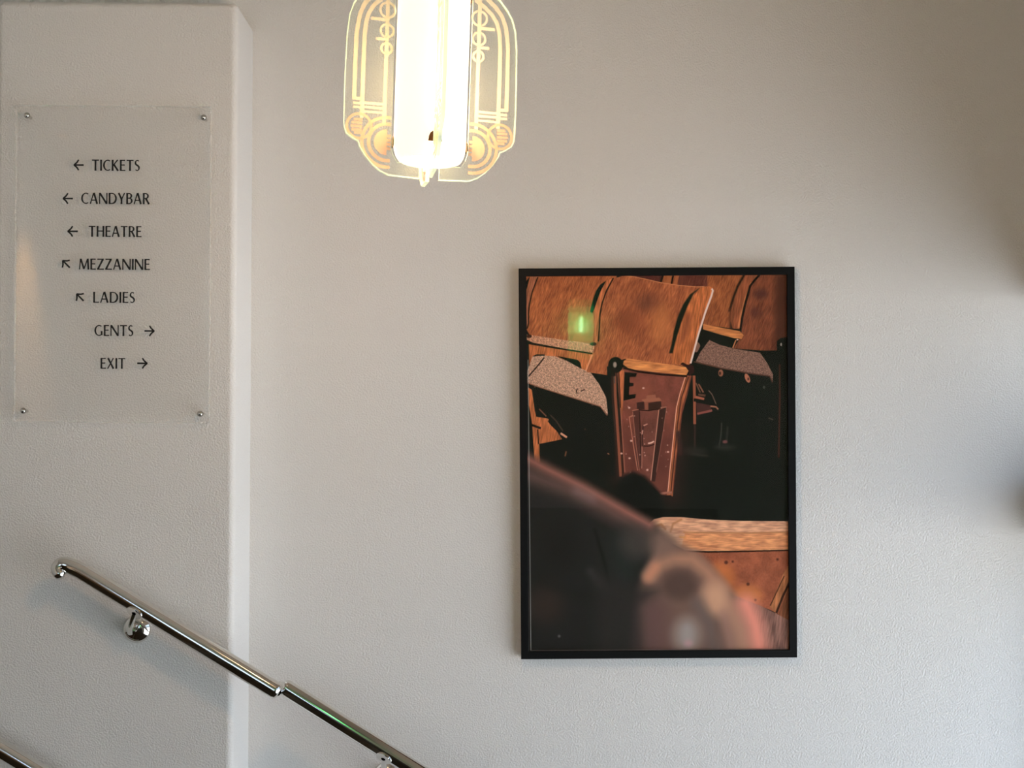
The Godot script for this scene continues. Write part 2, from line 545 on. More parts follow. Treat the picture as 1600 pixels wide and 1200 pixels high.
func direction_sign() -> void:
	var zf := PIER + 0.0235
	var k := scale_at(zf)
	var origin := at(0, 0, zf)
	var t := thing("direction_sign", "clear acrylic direction sign with black lettering on steel standoffs, on the plaster pier", "sign", origin)
	t.rotation.z = 0.0
	var sheet := rbox(Vector3(26 * k, -659 * k, -0.005), Vector3(331 * k, -164 * k, 0), 0.0012, 2)
	obj("acrylic_sheet", sheet, M.acrylic, t)
	var rim := begin()
	for e in [[Vector2(26, -411.5), 1.0, 247.0], [Vector2(331, -411.5), 1.0, 247.0], [Vector2(178.5, -164.3), 152.0, 0.8], [Vector2(178.5, -658.8), 152.0, 0.8]]:
		rbox_add(rim, Vector3((e[0].x - e[1]) * k, (e[0].y - e[2]) * k, -0.0052), Vector3((e[0].x + e[1]) * k, (e[0].y + e[2]) * k, 0.0002), 0.0004, 1)
	obj("polished_edge", rim.commit(), M.acrylic_edge, t)
	for w in [["TICKETS", 145.5, 220, 248.5, 265.8], ["CANDYBAR", 129, 235.5, 300.3, 317.6], ["THEATRE", 141, 223.5, 352, 369], ["MEZZANINE", 126.3, 237, 403.3, 420.3], ["LADIES", 148.7, 213.8, 455, 472], ["GENTS", 151, 211.5, 506.8, 523.8], ["EXIT", 160.8, 199.5, 558.3, 575]]:
		var o := obj("lettering", lettering(w[0], w[1], w[2], w[3], w[4], k, 0.0), M.black_vinyl, t)
		o.set_meta("label", "black word " + w[0])
	for a in [[117.5, 132.5, 257.0, 0.0], [100.8, 116, 309.5, 0.0], [108.5, 124, 360.7, 0.0], [98.5, 114.0, 412.0, PI / 4], [120.8, 136.0, 464.0, PI / 4], [229, 244.2, 515.6, PI], [218, 233.5, 566.2, PI]]:
		obj("arrow", arrow(a[0], a[1], a[2], a[3], k, 0.0), M.black_vinyl, t)
	for p in [[43.5, 180], [319.5, 181.5], [40.5, 641.5], [317, 644.5]]:
		var c := Vector3(p[0] * k, -p[1] * k, 0)
		var turn := Basis(Vector3(1, 0, 0), PI / 2)
		var o := obj("standoff", lathe([Vector2(0.0, 0.0070), Vector2(0.0024, 0.0068), Vector2(0.0043, 0.0060), Vector2(0.0056, 0.0047), Vector2(0.0063, 0.0030), Vector2(0.0064, 0.0012), Vector2(0.0042, 0.0012), Vector2(0.0042, 0.0), Vector2(0.0042, -0.0230)], turn, c, 24), M.steel, t)
		o.set_meta("label", "round steel standoff screw")
		obj("washer", lathe([Vector2(0.0045, 0.0014), Vector2(0.0068, 0.0012), Vector2(0.0072, 0.0004), Vector2(0.0072, 0.0002), Vector2(0.0045, 0.0002)], turn, c, 24), M.rubber, t)


# ------------------------------------------------------------------ handrails
func handrails() -> void:
	var z1 := PIER + 0.085
	var z2 := z1 - 0.055
	var r := 0.0206
	# upper rail: hooked end, long tube, then a set-back continuation down the stairs
	var t := thing("handrail", "polished chrome handrail with hooked end running down from under the sign", "handrail", at(300, 1000, z1))
	var o := t.position
	var a := at(128, 893.5, z1)
	var b := at(429.5, 1078.2, z1)
	var dir := (b - a).normalized()
	# hook
	var px := 1.0 / 1940.0 * (CAM.z - z1)
	var knots := [[92.5, 896.0, 0.012, 9.6], [90.5, 892.0, 0.010, 10.2], [91.0, 887.5, 0.007, 11.0], [94.5, 883.5, 0.004, 11.8], [100.0, 882.2, 0.002, 12.4], [108.0, 884.2, 0.0, 13.0], [118.0, 888.4, 0.0, 13.5], [128.0, 893.5, 0.0, 13.6]]
	var cap := []
	var capr := []
	var first: Vector3 = at(knots[0][0], knots[0][1], z1 + knots[0][2]) - o
	var second: Vector3 = at(knots[1][0], knots[1][1], z1 + knots[1][2]) - o
	var e0 := (first - second).normalized()
	for q in 7:
		var an := PI / 2 * q / 7.0
		cap.append(first + e0 * 9.6 * px * cos(an))
		capr.append(9.6 * px * sin(an) + 1e-5)
	for q in (knots.size() - 1) * 5 + 1:
		var i := mini(q / 5, knots.size() - 2)
		var f := q / 5.0 - i
		var c4 := []
		for w in [i - 1, i, i + 1, i + 2]:
			var kn = knots[clampi(w, 0, knots.size() - 1)]
			c4.append(Vector4(kn[0], kn[1], kn[2], kn[3]))
		var v: Vector4 = 0.5 * (2.0 * c4[1] + (c4[2] - c4[0]) * f + (2.0 * c4[0] - 5.0 * c4[1] + 4.0 * c4[2] - c4[3]) * f * f + (3.0 * c4[1] - c4[0] - 3.0 * c4[2] + c4[3]) * f * f * f)
		cap.append(at(v.x, v.y, z1 + v.z) - o)
		capr.append(v.w * px)
	cap.append(b - o)
	capr.append(r)
	for k in 8:
		var an := PI / 2 * (k + 1) / 8.0
		cap.append(b - o + dir * r * 0.62 * sin(an))
		capr.append(r * lerpf(0.45, 1.0, cos(an)))
	obj("rail_tube", tube(cap, capr), M.chrome, t)
	# link that steps back towards the wall
	var b2 := at(441, 1071.2, z2)
	obj("rail_link", tube([b + dir * 0.004 - o, b.lerp(b2, 0.35) + dir * 0.006 - o, b.lerp(b2, 0.7) - o, b2 + dir * 0.01 - o], [r * 0.62, r * 0.64, r * 0.66, r * 0.66], 20), M.chrome, t)
	var d := at(790, 1292, z2)
	var dir2 := (d - b2).normalized()
	var low := []
	var lowr := []
	for k in 9:
		var an := PI / 2 * k / 8.0
		low.append(b2 - o + dir2 * r * 0.6 * (1.0 - sin(an)) * 1.0)
		lowr.append(r * lerpf(0.5, 1.0, sin(an)))
	low.reverse()
	lowr.reverse()
	for k in low.size():
		low[k] = b2 - o + dir2 * r * 0.6 * (1.0 - cos(PI / 2 * k / 8.0))
		lowr[k] = r * lerpf(0.55, 1.0, sin(PI / 2 * k / 8.0))
	var end := b2 + dir2 * 1.9
	low.append(end - o)
	lowr.append(r)
	low.append(end - o + dir2 * 0.001)
	lowr.append(0.0001)
	obj("rail_tube", tube(low, lowr), M.chrome, t)
	bracket(t, at(213.5, 982.5, PIER), z1, dir, at(218, 948.0, z1), r)
	bracket(t, at(604, 1211, 0.0), z2, dir2, at(606, 1174.0, z2), r)
	# second rail lower down the pier, seen in the corner
	var u := thing("handrail", "lower chrome handrail crossing the bottom left corner", "handrail", at(0, 1165, z1))
	var o2 := u.position
	var f0 := at(-330, 969, z1) - o2
	var f1 := at(190, 1284, z1) - o2
	var dd := (f1 - f0).normalized()
	obj("rail_tube", tube([f0 - dd * 0.012, f0 - dd * 0.009, f0, f1, f1 + dd * 0.009, f1 + dd * 0.012], [0.0001, r * 0.7, r, r, r * 0.7, 0.0001]), M.chrome, u)
	bracket(u, at(-90, 1150, PIER), z1, dd, at(-88, 1115, z1), r)


func bracket(t: Node3D, base: Vector3, zr: float, dir: Vector3, on: Vector3, r: float) -> void:
	# wall rosette, bent arm and oval saddle under the rail
	var o := t.position
	var turn := Basis(Vector3(1, 0, 0), PI / 2)
	var br := Node3D.new()
	br.name = "bracket"
	t.add_child(br, true)
	br.position = base - o
	obj("rosette", lathe([Vector2(0.0, 0.0185), Vector2(0.008, 0.0182), Vector2(0.016, 0.0165), Vector2(0.023, 0.0135), Vector2(0.029, 0.009), Vector2(0.0325, 0.005), Vector2(0.0338, 0.0032), Vector2(0.0345, 0.0)], turn, Vector3.ZERO, 48), M.chrome, br)
	var up := Vector3(-dir.y, dir.x, 0).normalized()
	var face := (Vector3(0, 0, 1) * 0.62 - up * 0.78).normalized()
	var seat := on - base + face * (r + 0.0005)
	obj("arm", tube([Vector3(0, 0, 0.012), Vector3(0, -0.002, 0.03), Vector3(0, -0.001, 0.052), seat.lerp(Vector3(0, 0, 0.06), 0.55) + Vector3(0, 0, 0.006), seat - face * 0.001], [0.0075, 0.0072, 0.0070, 0.0066, 0.0066], 16), M.chrome, br)
	obj("saddle", lathe([Vector2(0.0, -0.0045), Vector2(0.012, -0.004), Vector2(0.0185, -0.002), Vector2(0.0205, 0.0), Vector2(0.0195, 0.0016), Vector2(0.016, 0.0012), Vector2(0.007, 0.0016), Vector2(0.0, 0.002)], Basis(dir, face, dir.cross(face)), seat, 36), M.chrome, br)


# ------------------------------------------------------------------ framed print
func framed_print() -> void:
	var zf := 0.032
	var k := scale_at(zf)
	var c := (at(809.3, 420, zf) + at(1242, 416.3, zf) + at(1245.8, 1028.3, zf) + at(815, 1029, zf)) / 4.0
	var t := thing("framed_picture", "black framed photograph of worn wooden theatre seats hung on the plaster wall", "picture", c)
	t.rotation.z = 0.0065 + ROLL
	var w := 431.5 * k / 2.0
	var h := 610.8 * k / 2.0
	var b := 12.0 * k
	var back := -zf + 0.006
	# mitred rails with a rounded outer edge
	for s in 4:
		var hw: float = w if s % 2 == 0 else h
		var hh: float = h if s % 2 == 0 else w
		var st := begin()
		var sec := [Vector2(0, back), Vector2(0, -0.0012), Vector2(0.0004, -0.0003), Vector2(0.0012, 0.0), Vector2(b - 0.001, 0.0), Vector2(b, -0.001), Vector2(b, back)]
		for q in sec.size():
			var p0: Vector2 = sec[q]
			var p1: Vector2 = sec[(q + 1) % sec.size()]
			var l := [Vector3(-hw + p0.x, hh - p0.x, p0.y), Vector3(hw - p0.x, hh - p0.x, p0.y), Vector3(hw - p1.x, hh - p1.x, p1.y), Vector3(-hw + p1.x, hh - p1.x, p1.y)]
			var e := p1 - p0
			var nn := Vector3(0, e.y, e.x).normalized()
			if q == sec.size() - 1:
				nn = Vector3(0, 0, -1)
			quad(st, l[0], l[1], l[2], l[3], nn)
		var o := obj("frame_rail", st.commit(), M.dark_frame, t)
		o.rotation.z = -PI / 2 * s
	# the print, 6 mm behind the glass
	var img := paint_print()
	var m := mat("print_paper", Color.WHITE, 0.6)
	m.metallic_specular = 0.12
	m.albedo_texture = ImageTexture.create_from_image(img)
	m.texture_repeat = false
	var pw := w - b + 0.001
	var ph := h - b + 0.001
	var st := begin()
	var zp := -0.0085
	for q in [[-1, 1], [1, 1], [1, -1], [-1, 1], [1, -1], [-1, -1]]:
		st.set_normal(Vector3(0, 0, 1))
		st.set_uv(Vector2(0.5 + q[0] * 0.5, 0.5 - q[1] * 0.5))
		st.add_vertex(Vector3(q[0] * pw, q[1] * ph, zp))
	var pr := obj("print", st.commit(), m, t)
	pr.set_meta("label", "colour photograph of worn wooden theatre seats, one with a letter E on its end panel")
	obj("backing_board", rbox(Vector3(-pw, -ph, back), Vector3(pw, ph, zp - 0.0008), 0.0008, 1), M.dark_frame, t)
	obj("glass", rbox(Vector3(-pw, -ph, -0.0055), Vector3(pw, ph, -0.0035), 0.0005, 1), M.coated_glass, t)


# The print: painted in the photo's pixels, from (820, 428) to (1234, 1020), at 1.6 texels each.
const PX := 820.5
const PY := 428.5
const PW := 412.5
const PH := 591.0
const PS := 1.6
var im_w := int(PW * PS)
var im_h := int(PH * PS)
var canvas := PackedVector3Array()
var grain := FastNoiseLite.new()
var blotch := FastNoiseLite.new()
const REG := [[0, 0, 1], [815, 425, 8], [955, 425, 8], [1090, 425, 8], [815, 570, 8], [940, 560, 5.217], [1070, 520, 6], [980, 780, 4.8], [815, 690, 3.53]]


func rp(reg: int, x: float, y: float) -> Vector2:
	var g = REG[reg]
	return Vector2((g[0] + x / g[2] - PX) * PS, (g[1] + y / g[2] - PY) * PS)


func pts_of(reg: int, flat: Array) -> PackedVector2Array:
	var l := PackedVector2Array()
	for k in range(0, flat.size(), 2):
		l.append(rp(reg, flat[k], flat[k + 1]))
	return l


func rgb(r: float, g: float, b: float) -> Vector3:
	return Vector3(r, g, b) / 255.0


func texel(x: int, y: int, c: Vector3, kind: String) -> Vector3:
	match kind:
		"wood":
			# grain leaning a little to the right as it rises
			var u := x + y * 0.33
			var v := y - x * 0.33
			var g := grain.get_noise_2d(u * 5.0, v * 0.55) * 0.30 + grain.get_noise_2d(u * 2.2 + 500, v * 0.35) * 0.10 + blotch.get_noise_2d(u * 0.9, v * 0.4) * 0.16
			return Vector3(c.x * (1.0 + g), c.y * (1.0 + g * 1.15), c.z * (1.0 + g))
		"straight":
			var g := grain.get_noise_2d((x + y * 0.15) * 3.6, y * 0.3) * 0.30 + blotch.get_noise_2d(x * 2.0, y * 0.5) * 0.2
			return c * (1.0 + g)
		"along":
			var g := grain.get_noise_2d(x * 0.35, y * 3.2) * 0.16 + blotch.get_noise_2d(x * 0.8, y * 2.5) * 0.16
			return Vector3(c.x * (1.0 + g), c.y * (1.0 + g * 1.3), c.z * (1.0 + g * 1.2))
		"carpet":
			var g := grain.get_noise_2d(x * 6.0, y * 6.0) * 0.6 + grain.get_noise_2d(x * 2.2 + 900, y * 2.2) * 0.25
			return c * (1.0 + g)
		"leather":
			var g := grain.get_noise_2d(x * 3.0, y * 3.0) * 0.12 + blotch.get_noise_2d(x * 0.9, y * 0.9) * 0.16
			return c * (1.0 + g)
	return c


func poly(reg: int, flat: Array, c: Vector3, kind := "", feather := 0.0, alpha := 1.0) -> void:
	fill(pts_of(reg, flat), c, kind, feather, alpha)


func fill(p: PackedVector2Array, c: Vector3, kind := "", feather := 0.0, alpha := 1.0) -> void:
	if feather > 1.0:
		soft_fill(p, c, kind, feather, alpha)
		return
	var lo := p[0]
	var hi := p[0]
	for q in p:
		lo = lo.min(q)
		hi = hi.max(q)
	var y0 := maxi(0, floori(lo.y))
	var y1 := mini(im_h - 1, ceili(hi.y))
	var x0 := maxi(0, floori(lo.x))
	var x1 := mini(im_w - 1, ceili(hi.x))
	if x1 < x0:
		return
	var cover := PackedFloat32Array()
	cover.resize(x1 - x0 + 1)
	for y in range(y0, y1 + 1):
		cover.fill(0.0)
		for s in 3:
			var yy := y + (s + 0.5) / 3.0
			var xs := PackedFloat32Array()
			for k in p.size():
				var a := p[k]
				var b := p[(k + 1) % p.size()]
				if (a.y <= yy) != (b.y <= yy):
					xs.append(a.x + (yy - a.y) / (b.y - a.y) * (b.x - a.x))
			xs.sort()
			for k in range(0, xs.size() - 1, 2):
				var l := maxf(xs[k], x0)
				var r := minf(xs[k + 1], x1 + 1)
				for x in range(floori(l), ceili(r)):
					cover[x - x0] += maxf(0.0, minf(r, x + 1) - maxf(l, x)) / 3.0
		for x in range(x0, x1 + 1):
			var a := cover[x - x0] * alpha
			if a > 0.003:
				canvas[y * im_w + x] = canvas[y * im_w + x].lerp(texel(x, y, c, kind), minf(a, 1.0))


func soft_fill(p: PackedVector2Array, c: Vector3, kind: String, feather: float, alpha: float) -> void:
	var f := feather * PS
	var lo := p[0]
	var hi := p[0]
	for q in p:
		lo = lo.min(q)
		hi = hi.max(q)
	for y in range(maxi(0, floori(lo.y - f)), mini(im_h - 1, ceili(hi.y + f)) + 1):
		for x in range(maxi(0, floori(lo.x - f)), mini(im_w - 1, ceili(hi.x + f)) + 1):
			var q := Vector2(x + 0.5, y + 0.5)
			var d := 1e9
			var inside := false
			for k in p.size():
				var a := p[k]
				var b := p[(k + 1) % p.size()]
				var ab := b - a
				var t := clampf((q - a).dot(ab) / maxf(ab.length_squared(), 1e-6), 0.0, 1.0)
				d = minf(d, q.distance_squared_to(a + ab * t))
				if (a.y <= q.y) != (b.y <= q.y) and q.x < a.x + (q.y - a.y) / (b.y - a.y) * (b.x - a.x):
					inside = not inside
			d = sqrt(d) * (1.0 if inside else -1.0)
			var v := smoothstep(-f, f, d) * alpha
			if v > 0.003:
				canvas[y * im_w + x] = canvas[y * im_w + x].lerp(texel(x, y, c, kind), v)


func line(reg: int, flat: Array, w: float, c: Vector3, kind := "", feather := 0.0, alpha := 1.0) -> void:
	# a stroke; w in the region's own pixels
	var p := pts_of(reg, flat)
	var ww: float = w / REG[reg][2] * PS
	if feather > 1.0:
		soft_line(p, ww / 2.0, c, feather * PS, alpha)
		return
	var l := []
	for q in p:
		l.append(q)
	fill(ribbon_poly(l, [ww]), c, kind, 0.0, alpha)


func soft_line(p: PackedVector2Array, half: float, c: Vector3, f: float, alpha: float) -> void:
	var lo := p[0]
	var hi := p[0]
	for q in p:
		lo = lo.min(q)
		hi = hi.max(q)
	var m := half + f
	for y in range(maxi(0, floori(lo.y - m)), mini(im_h - 1, ceili(hi.y + m)) + 1):
		for x in range(maxi(0, floori(lo.x - m)), mini(im_w - 1, ceili(hi.x + m)) + 1):
			var q := Vector2(x + 0.5, y + 0.5)
			var d := 1e9
			for k in p.size() - 1:
				var ab := p[k + 1] - p[k]
				var t := clampf((q - p[k]).dot(ab) / maxf(ab.length_squared(), 1e-6), 0.0, 1.0)
				d = minf(d, q.distance_squared_to(p[k] + ab * t))
			var v := (1.0 - smoothstep(half - f, half + f, sqrt(d))) * alpha
			if v > 0.003:
				canvas[y * im_w + x] = canvas[y * im_w + x].lerp(c, v)


func blob(reg: int, x: float, y: float, rx: float, ry: float, c: Vector3, feather := 0.0, alpha := 1.0, turn := 0.0) -> void:
	var l := PackedVector2Array()
	for k in 18:
		var a := TAU * k / 18
		var v := Vector2(rx * cos(a), ry * sin(a)).rotated(turn)
		l.append(rp(reg, x + v.x, y + v.y))
	fill(l, c, "", feather, alpha)


func paint_print() -> Image:
	canvas.resize(im_w * im_h)
	var dark := rgb(24, 25, 22)
	canvas.fill(dark)
	grain.seed = 5
	grain.frequency = 0.06
	grain.fractal_octaves = 3
	blotch.seed = 11
	blotch.frequency = 0.022
	blotch.fractal_octaves = 3
	var wood := rgb(147, 84, 54)
	# chair at the left edge, and its seat
	poly(1, [30, 20, 1200, 20, 1010, 600, 955, 860, 890, 1010, 480, 900, 100, 790, 40, 690], rgb(148, 84, 52), "wood")
	poly(1, [95, 30, 35, 110, 35, 230, 60, 170], dark)
	poly(1, [110, 30, 200, 30, 115, 240, 78, 420, 76, 610, 55, 690, 40, 690, 42, 240], rgb(150, 92, 66), "straight")
	line(1, [195, 40, 122, 230, 88, 380, 74, 500, 74, 620, 55, 690], 15, rgb(30, 18, 14))
	poly(1, [1055, 90, 1160, 60, 1020, 330, 975, 520, 965, 700, 955, 860, 912, 870, 908, 450, 985, 230], rgb(168, 98, 62), "straight")
	poly(1, [1058, 92, 985, 140, 930, 220, 890, 330, 850, 480, 880, 500, 908, 450, 940, 350, 985, 230], rgb(18, 25, 22))
	poly(1, [50, 765, 130, 775, 560, 840, 910, 885, 890, 1000, 560, 950, 130, 868, 50, 830], rgb(172, 122, 96), "carpet")
	blob(1, 80, 785, 35, 22, rgb(60, 38, 30))
	blob(1, 890, 888, 42, 22, rgb(48, 34, 26))
	line(1, [70, 850, 130, 880, 300, 915, 560, 960, 890, 1012], 17, rgb(30, 22, 18))
	poly(1, [75, 885, 300, 925, 560, 968, 880, 1020, 800, 1220, 80, 1220], rgb(166, 96, 58), "straight")
	poly(1, [425, 1035, 690, 1085, 725, 1120, 742, 1200, 700, 1180, 560, 1100], dark)
	line(1, [125, 1045, 175, 1022, 275, 1025], 18, dark)
	# middle chair's lower back, between seat and end panel
	poly(4, [880, -160, 1080, -160, 1080, 122, 855, 88, 790, 60], rgb(165, 95, 60), "wood")
	line(4, [880, -140, 790, 70], 22, rgb(196, 128, 88))
	poly(4, [55, 208, 55, 60, 120, -120, 280, -130, 400, -122, 560, -60, 720, 30, 855, 88, 960, 230, 1050, 400, 1072, 625, 970, 512, 560, 378, 200, 265], rgb(168, 132, 110), "carpet")
	line(4, [55, 212, 200, 266, 560, 382, 975, 515, 1062, 630], 12, rgb(132, 86, 66))
	line(4, [270, -105, 180, 5, 70, 130], 16, rgb(40, 26, 22))
	line(4, [690, 285, 670, 320, 685, 350], 14, rgb(60, 40, 34))
	line(4, [730, 320, 780, 300], 14, rgb(60, 40, 34))
	poly(4, [60, 265, 110, 300, 145, 560, 165, 640, 310, 662, 380, 740, 420, 820, 490, 925, 200, 982, 205, 1220, 140, 1220, 110, 720, 70, 480], rgb(168, 98, 60), "straight")
	line(4, [100, 740, 220, 785], 28, rgb(30, 22, 18))
	line(4, [180, 800, 192, 985], 16, rgb(42, 24, 18))
	poly(4, [310, 700, 350, 750, 400, 800, 430, 830, 480, 860, 330, 660], dark)
	line(4, [200, 540, 292, 635], 16, rgb(120, 78, 62))
	line(4, [340, 615, 420, 700, 500, 822], 18, rgb(66, 54, 46))
	line(4, [470, 848, 550, 902], 26, rgb(192, 136, 106))
	line(4, [540, 1075, 525, 1140], 14, rgb(128, 84, 60))
	line(4, [1060, 1105, 1122, 1135], 14, rgb(150, 104, 80))
	for k in 4:
		blob(4, [150, 545, 875, 780][k], [262, 385, 495, 800][k], 12, 9, rgb(84, 64, 54))
	# chairs at the right, further back
	poly(3, [-1000, 20, 640, 20, 430, 400, 420, 700, 90, 655, 0, 400], rgb(136, 78, 48), "wood")
	poly(2, [250, 20, 640, 20, 630, 125, 300, 60], rgb(84, 44, 38), "wood")
	poly(2, [850, 20, 1220, 20, 1220, 175, 840, 160], rgb(92, 50, 40), "wood")
	line(2, [660, 20, 630, 115], 26, rgb(28, 16, 14))
	line(2, [735, 20, 712, 130], 36, rgb(150, 88, 54))
	line(2, [790, 20, 765, 138], 22, rgb(26, 16, 14))
	line(2, [845, 20, 810, 150], 44, rgb(150, 86, 54))
	poly(3, [600, 20, 800, 20, 690, 150, 600, 400, 545, 715, 455, 705, 420, 600, 430, 400, 510, 200], rgb(124, 70, 46), "straight")
	line(3, [700, 130, 625, 330, 560, 560, 535, 700], 34, rgb(170, 104, 66), "straight")
	line(3, [610, 20, 525, 170, 465, 320, 418, 480], 24, rgb(28, 18, 14), "", 1.6)
	line(3, [418, 460, 425, 690], 30, rgb(84, 46, 32), "", 3.0, 0.8)
	poly(3, [790, 20, 1150, 20, 1150, 830, 1020, 1000, 460, 955, 560, 810, 590, 500, 690, 170], rgb(112, 62, 43), "wood")
	poly(3, [1000, 20, 1160, 20, 1160, 900, 980, 990], rgb(62, 36, 28), "", 8.0, 0.75)
	blob(3, 820, 270, 90, 60, rgb(70, 40, 36), 6.0, 0.8)
	blob(3, 740, 500, 60, 70, rgb(80, 44, 38), 6.0, 0.7)
	line(3, [800, 30, 740, 95, 680, 170, 622, 370, 578, 560, 552, 720], 27, rgb(20, 14, 12))
	poly(3, [80, 645, 300, 690, 545, 738, 595, 790, 570, 835, 480, 828, 300, 780, 80, 712], rgb(178, 112, 66), "along")
	poly(3, [75, 715, 300, 785, 490, 842, 460, 950, 340, 910, 190, 850, 60, 1000, -30, 1150, -10, 900], rgb(26, 25, 22))
	line(3, [495, 850, 455, 950], 14, rgb(190, 120, 80))
	blob(3, 515, 845, 14, 10, rgb(200, 160, 130))
	# right seat in shadow
	poly(6, [735, 170, 880, 168, 880, 80, 915, 52, 990, 40, 990, 1210, 700, 1210, 840, 470], dark)
	poly(6, [90, 262, 240, 65, 330, 108, 480, 150, 720, 188, 790, 290, 840, 390, 838, 470, 805, 408, 600, 372, 350, 328], rgb(118, 88, 75), "carpet")
	line(6, [90, 268, 350, 332, 600, 378, 810, 410, 836, 470], 12, rgb(84, 54, 44))
	blob(6, 115, 130, 38, 50, rgb(120, 86, 70))
	line(6, [190, 80, 95, 265], 26, rgb(24, 24, 22))
	blob(6, 920, 112, 8, 16, rgb(150, 140, 130))
	blob(6, 346, 378, 24, 34, rgb(132, 82, 62))
	blob(6, 338, 380, 10, 16, rgb(50, 34, 28))
	blob(6, 598, 428, 22, 46, rgb(160, 100, 76), 0.0, 1.0, -0.4)
	blob(6, 606, 436, 8, 14, rgb(60, 34, 28))
	blob(6, 755, 515, 10, 16, rgb(70, 70, 64))
	line(6, [905, 300, 905, 620, 890, 1180], 16, rgb(66, 40, 32))
	line(6, [795, 805, 840, 822], 12, rgb(76, 68, 60))
	line(6, [92, 400, 95, 590, 95, 860], 26, rgb(140, 80, 58))
	line(6, [97, 860, 95, 1100], 18, rgb(52, 38, 34))
	line(6, [88, 630, 108, 632], 30, dark)
	poly(6, [110, 655, 240, 680, 262, 735, 118, 762], rgb(66, 40, 36), "leather")
	poly(6, [105, 590, 190, 612, 185, 632, 105, 616], rgb(156, 90, 68))
	poly(6, [118, 752, 260, 720, 264, 742, 122, 772], rgb(128, 72, 62))
	line(6, [110, 470, 150, 560], 12, rgb(110, 76, 60))
	line(6, [135, 480, 180, 560], 14, rgb(124, 80, 62))
	line(6, [130, 580, 200, 590], 20, rgb(90, 60, 48))
	line(6, [228, 540, 262, 580, 300, 672], 10, rgb(98, 78, 66))
	line(6, [245, 690, 300, 698, 320, 722], 16, rgb(140, 92, 70))
	line(6, [350, 850, 345, 960, 325, 1070], 10, rgb(66, 64, 58), "", 1.5)
	line(6, [408, 890, 398, 1010], 20, rgb(44, 45, 40), "", 1.5)
	blob(6, 382, 1028, 24, 16, rgb(112, 70, 66), 1.5)
	blob(6, 380, 1080, 110, 26, rgb(40, 42, 36), 5.0)
	blob(6, 100, 1110, 110, 40, rgb(38, 38, 33), 6.0)
	# middle chair back
	poly(2, [40, 60, 120, 42, 200, 33, 300, 42, 450, 75, 620, 115, 850, 152, 1080, 173, 1240, 170, 1290, 190, 1290, 240, 1200, 470, 1160, 600, 1080, 850, 1000, 1140, 960, 1180, 560, 1140, 170, 1080, 0, 1120, -40, 1284, -170, 1262, -320, 1240, -240, 1040, -168, 860, -155, 700, -145, 520, -120, 380, -60, 220], wood, "wood")
	blob(2, 480, 380, 150, 110, rgb(92, 52, 40), 14.0, 0.75)
	blob(2, 240, 600, 170, 170, rgb(112, 58, 40), 15.0, 0.65)
	blob(2, 640, 640, 140, 260, rgb(172, 106, 62), 16.0, 0.6)
	blob(2, 1000, 330, 60, 60, rgb(176, 104, 60), 8.0, 0.5)
	line(2, [200, 36, 300, 46, 450, 79, 620, 119, 850, 156, 1080, 177, 1180, 174], 9, rgb(184, 118, 78))
	poly(2, [1120, 192, 1240, 170, 1290, 190, 1290, 240, 1195, 480, 1100, 800, 1000, 1140, 960, 1170, 765, 1140, 760, 1010, 820, 830, 880, 640, 980, 400], rgb(168, 96, 56), "straight")
	blob(2, 940, 700, 40, 200, rgb(104, 58, 40), 8.0, 0.7, 0.28)
	poly(2, [1120, 192, 1000, 270, 910, 400, 840, 560, 790, 740, 762, 900, 730, 1010, 772, 1010, 820, 830, 880, 640, 960, 430, 1040, 270], rgb(22, 26, 19), "", 1.4)
	line(2, [1274, 200, 1288, 225, 1270, 290, 1190, 500, 1100, 780, 1000, 1140], 24, rgb(206, 184, 170))
	line(1, [1150, 60, 1062, 220, 1004, 380, 978, 520, 968, 700, 955, 855], 17, rgb(30, 18, 14))
	line(4, [870, -140, 800, 60], 12, rgb(210, 140, 100))
	# end panel under the arm rest
	poly(5, [120, 60, 740, 140, 700, 300, 640, 520, 612, 760, 575, 1130, 480, 1115, 330, 980, 160, 970, 150, 500], rgb(114, 64, 52), "leather")
	poly(5, [170, 600, 620, 620, 575, 1130, 330, 980, 160, 970], rgb(84, 48, 42), "", 40.0, 0.7)
	blob(5, 300, 250, 120, 60, rgb(140, 80, 60), 14.0, 0.5)
	poly(5, [40, 60, 90, 60, 100, 960, 60, 960], dark)
	poly(5, [132, 75, 182, 95, 172, 345, 160, 500, 150, 330], rgb(160, 92, 58), "straight")
	line(5, [95, 60, 100, 300, 122, 620, 145, 965], 46, rgb(52, 36, 30))
	line(5, [104, 90, 107, 300, 128, 620, 148, 965], 22, rgb(132, 76, 56))
	line(5, [98, 60, 102, 200], 12, rgb(88, 72, 62))
	line(5, [138, 100, 150, 420, 170, 940], 7, rgb(34, 22, 18))
	line(5, [150, 400, 182, 930], 7, rgb(150, 94, 72))
	poly(5, [186, 108, 288, 116, 278, 146, 228, 146, 226, 194, 260, 198, 256, 222, 224, 226, 220, 294, 278, 288, 272, 320, 175, 342], rgb(22, 21, 18))
	poly(5, [730, 140, 700, 300, 660, 420, 636, 640, 612, 800, 575, 1130, 530, 1120, 570, 800, 590, 600, 612, 400, 690, 150], rgb(150, 86, 56), "straight")
	line(5, [712, 150, 650, 330, 622, 520, 600, 720, 560, 1110], 10, rgb(74, 42, 34))
	line(5, [686, 150, 640, 290, 612, 400, 590, 600, 556, 900, 536, 1095], 7, rgb(222, 160, 128))
	line(5, [735, 150, 690, 310, 658, 420, 634, 640, 606, 830, 578, 1100], 8, rgb(96, 52, 42))
	poly(5, [180, 14, 210, -4, 450, 30, 690, 68, 714, 100, 695, 136, 500, 116, 230, 84, 172, 44], rgb(190, 122, 72), "along")
	line(5, [175, 72, 300, 104, 500, 130, 700, 144], 16, rgb(32, 20, 16))
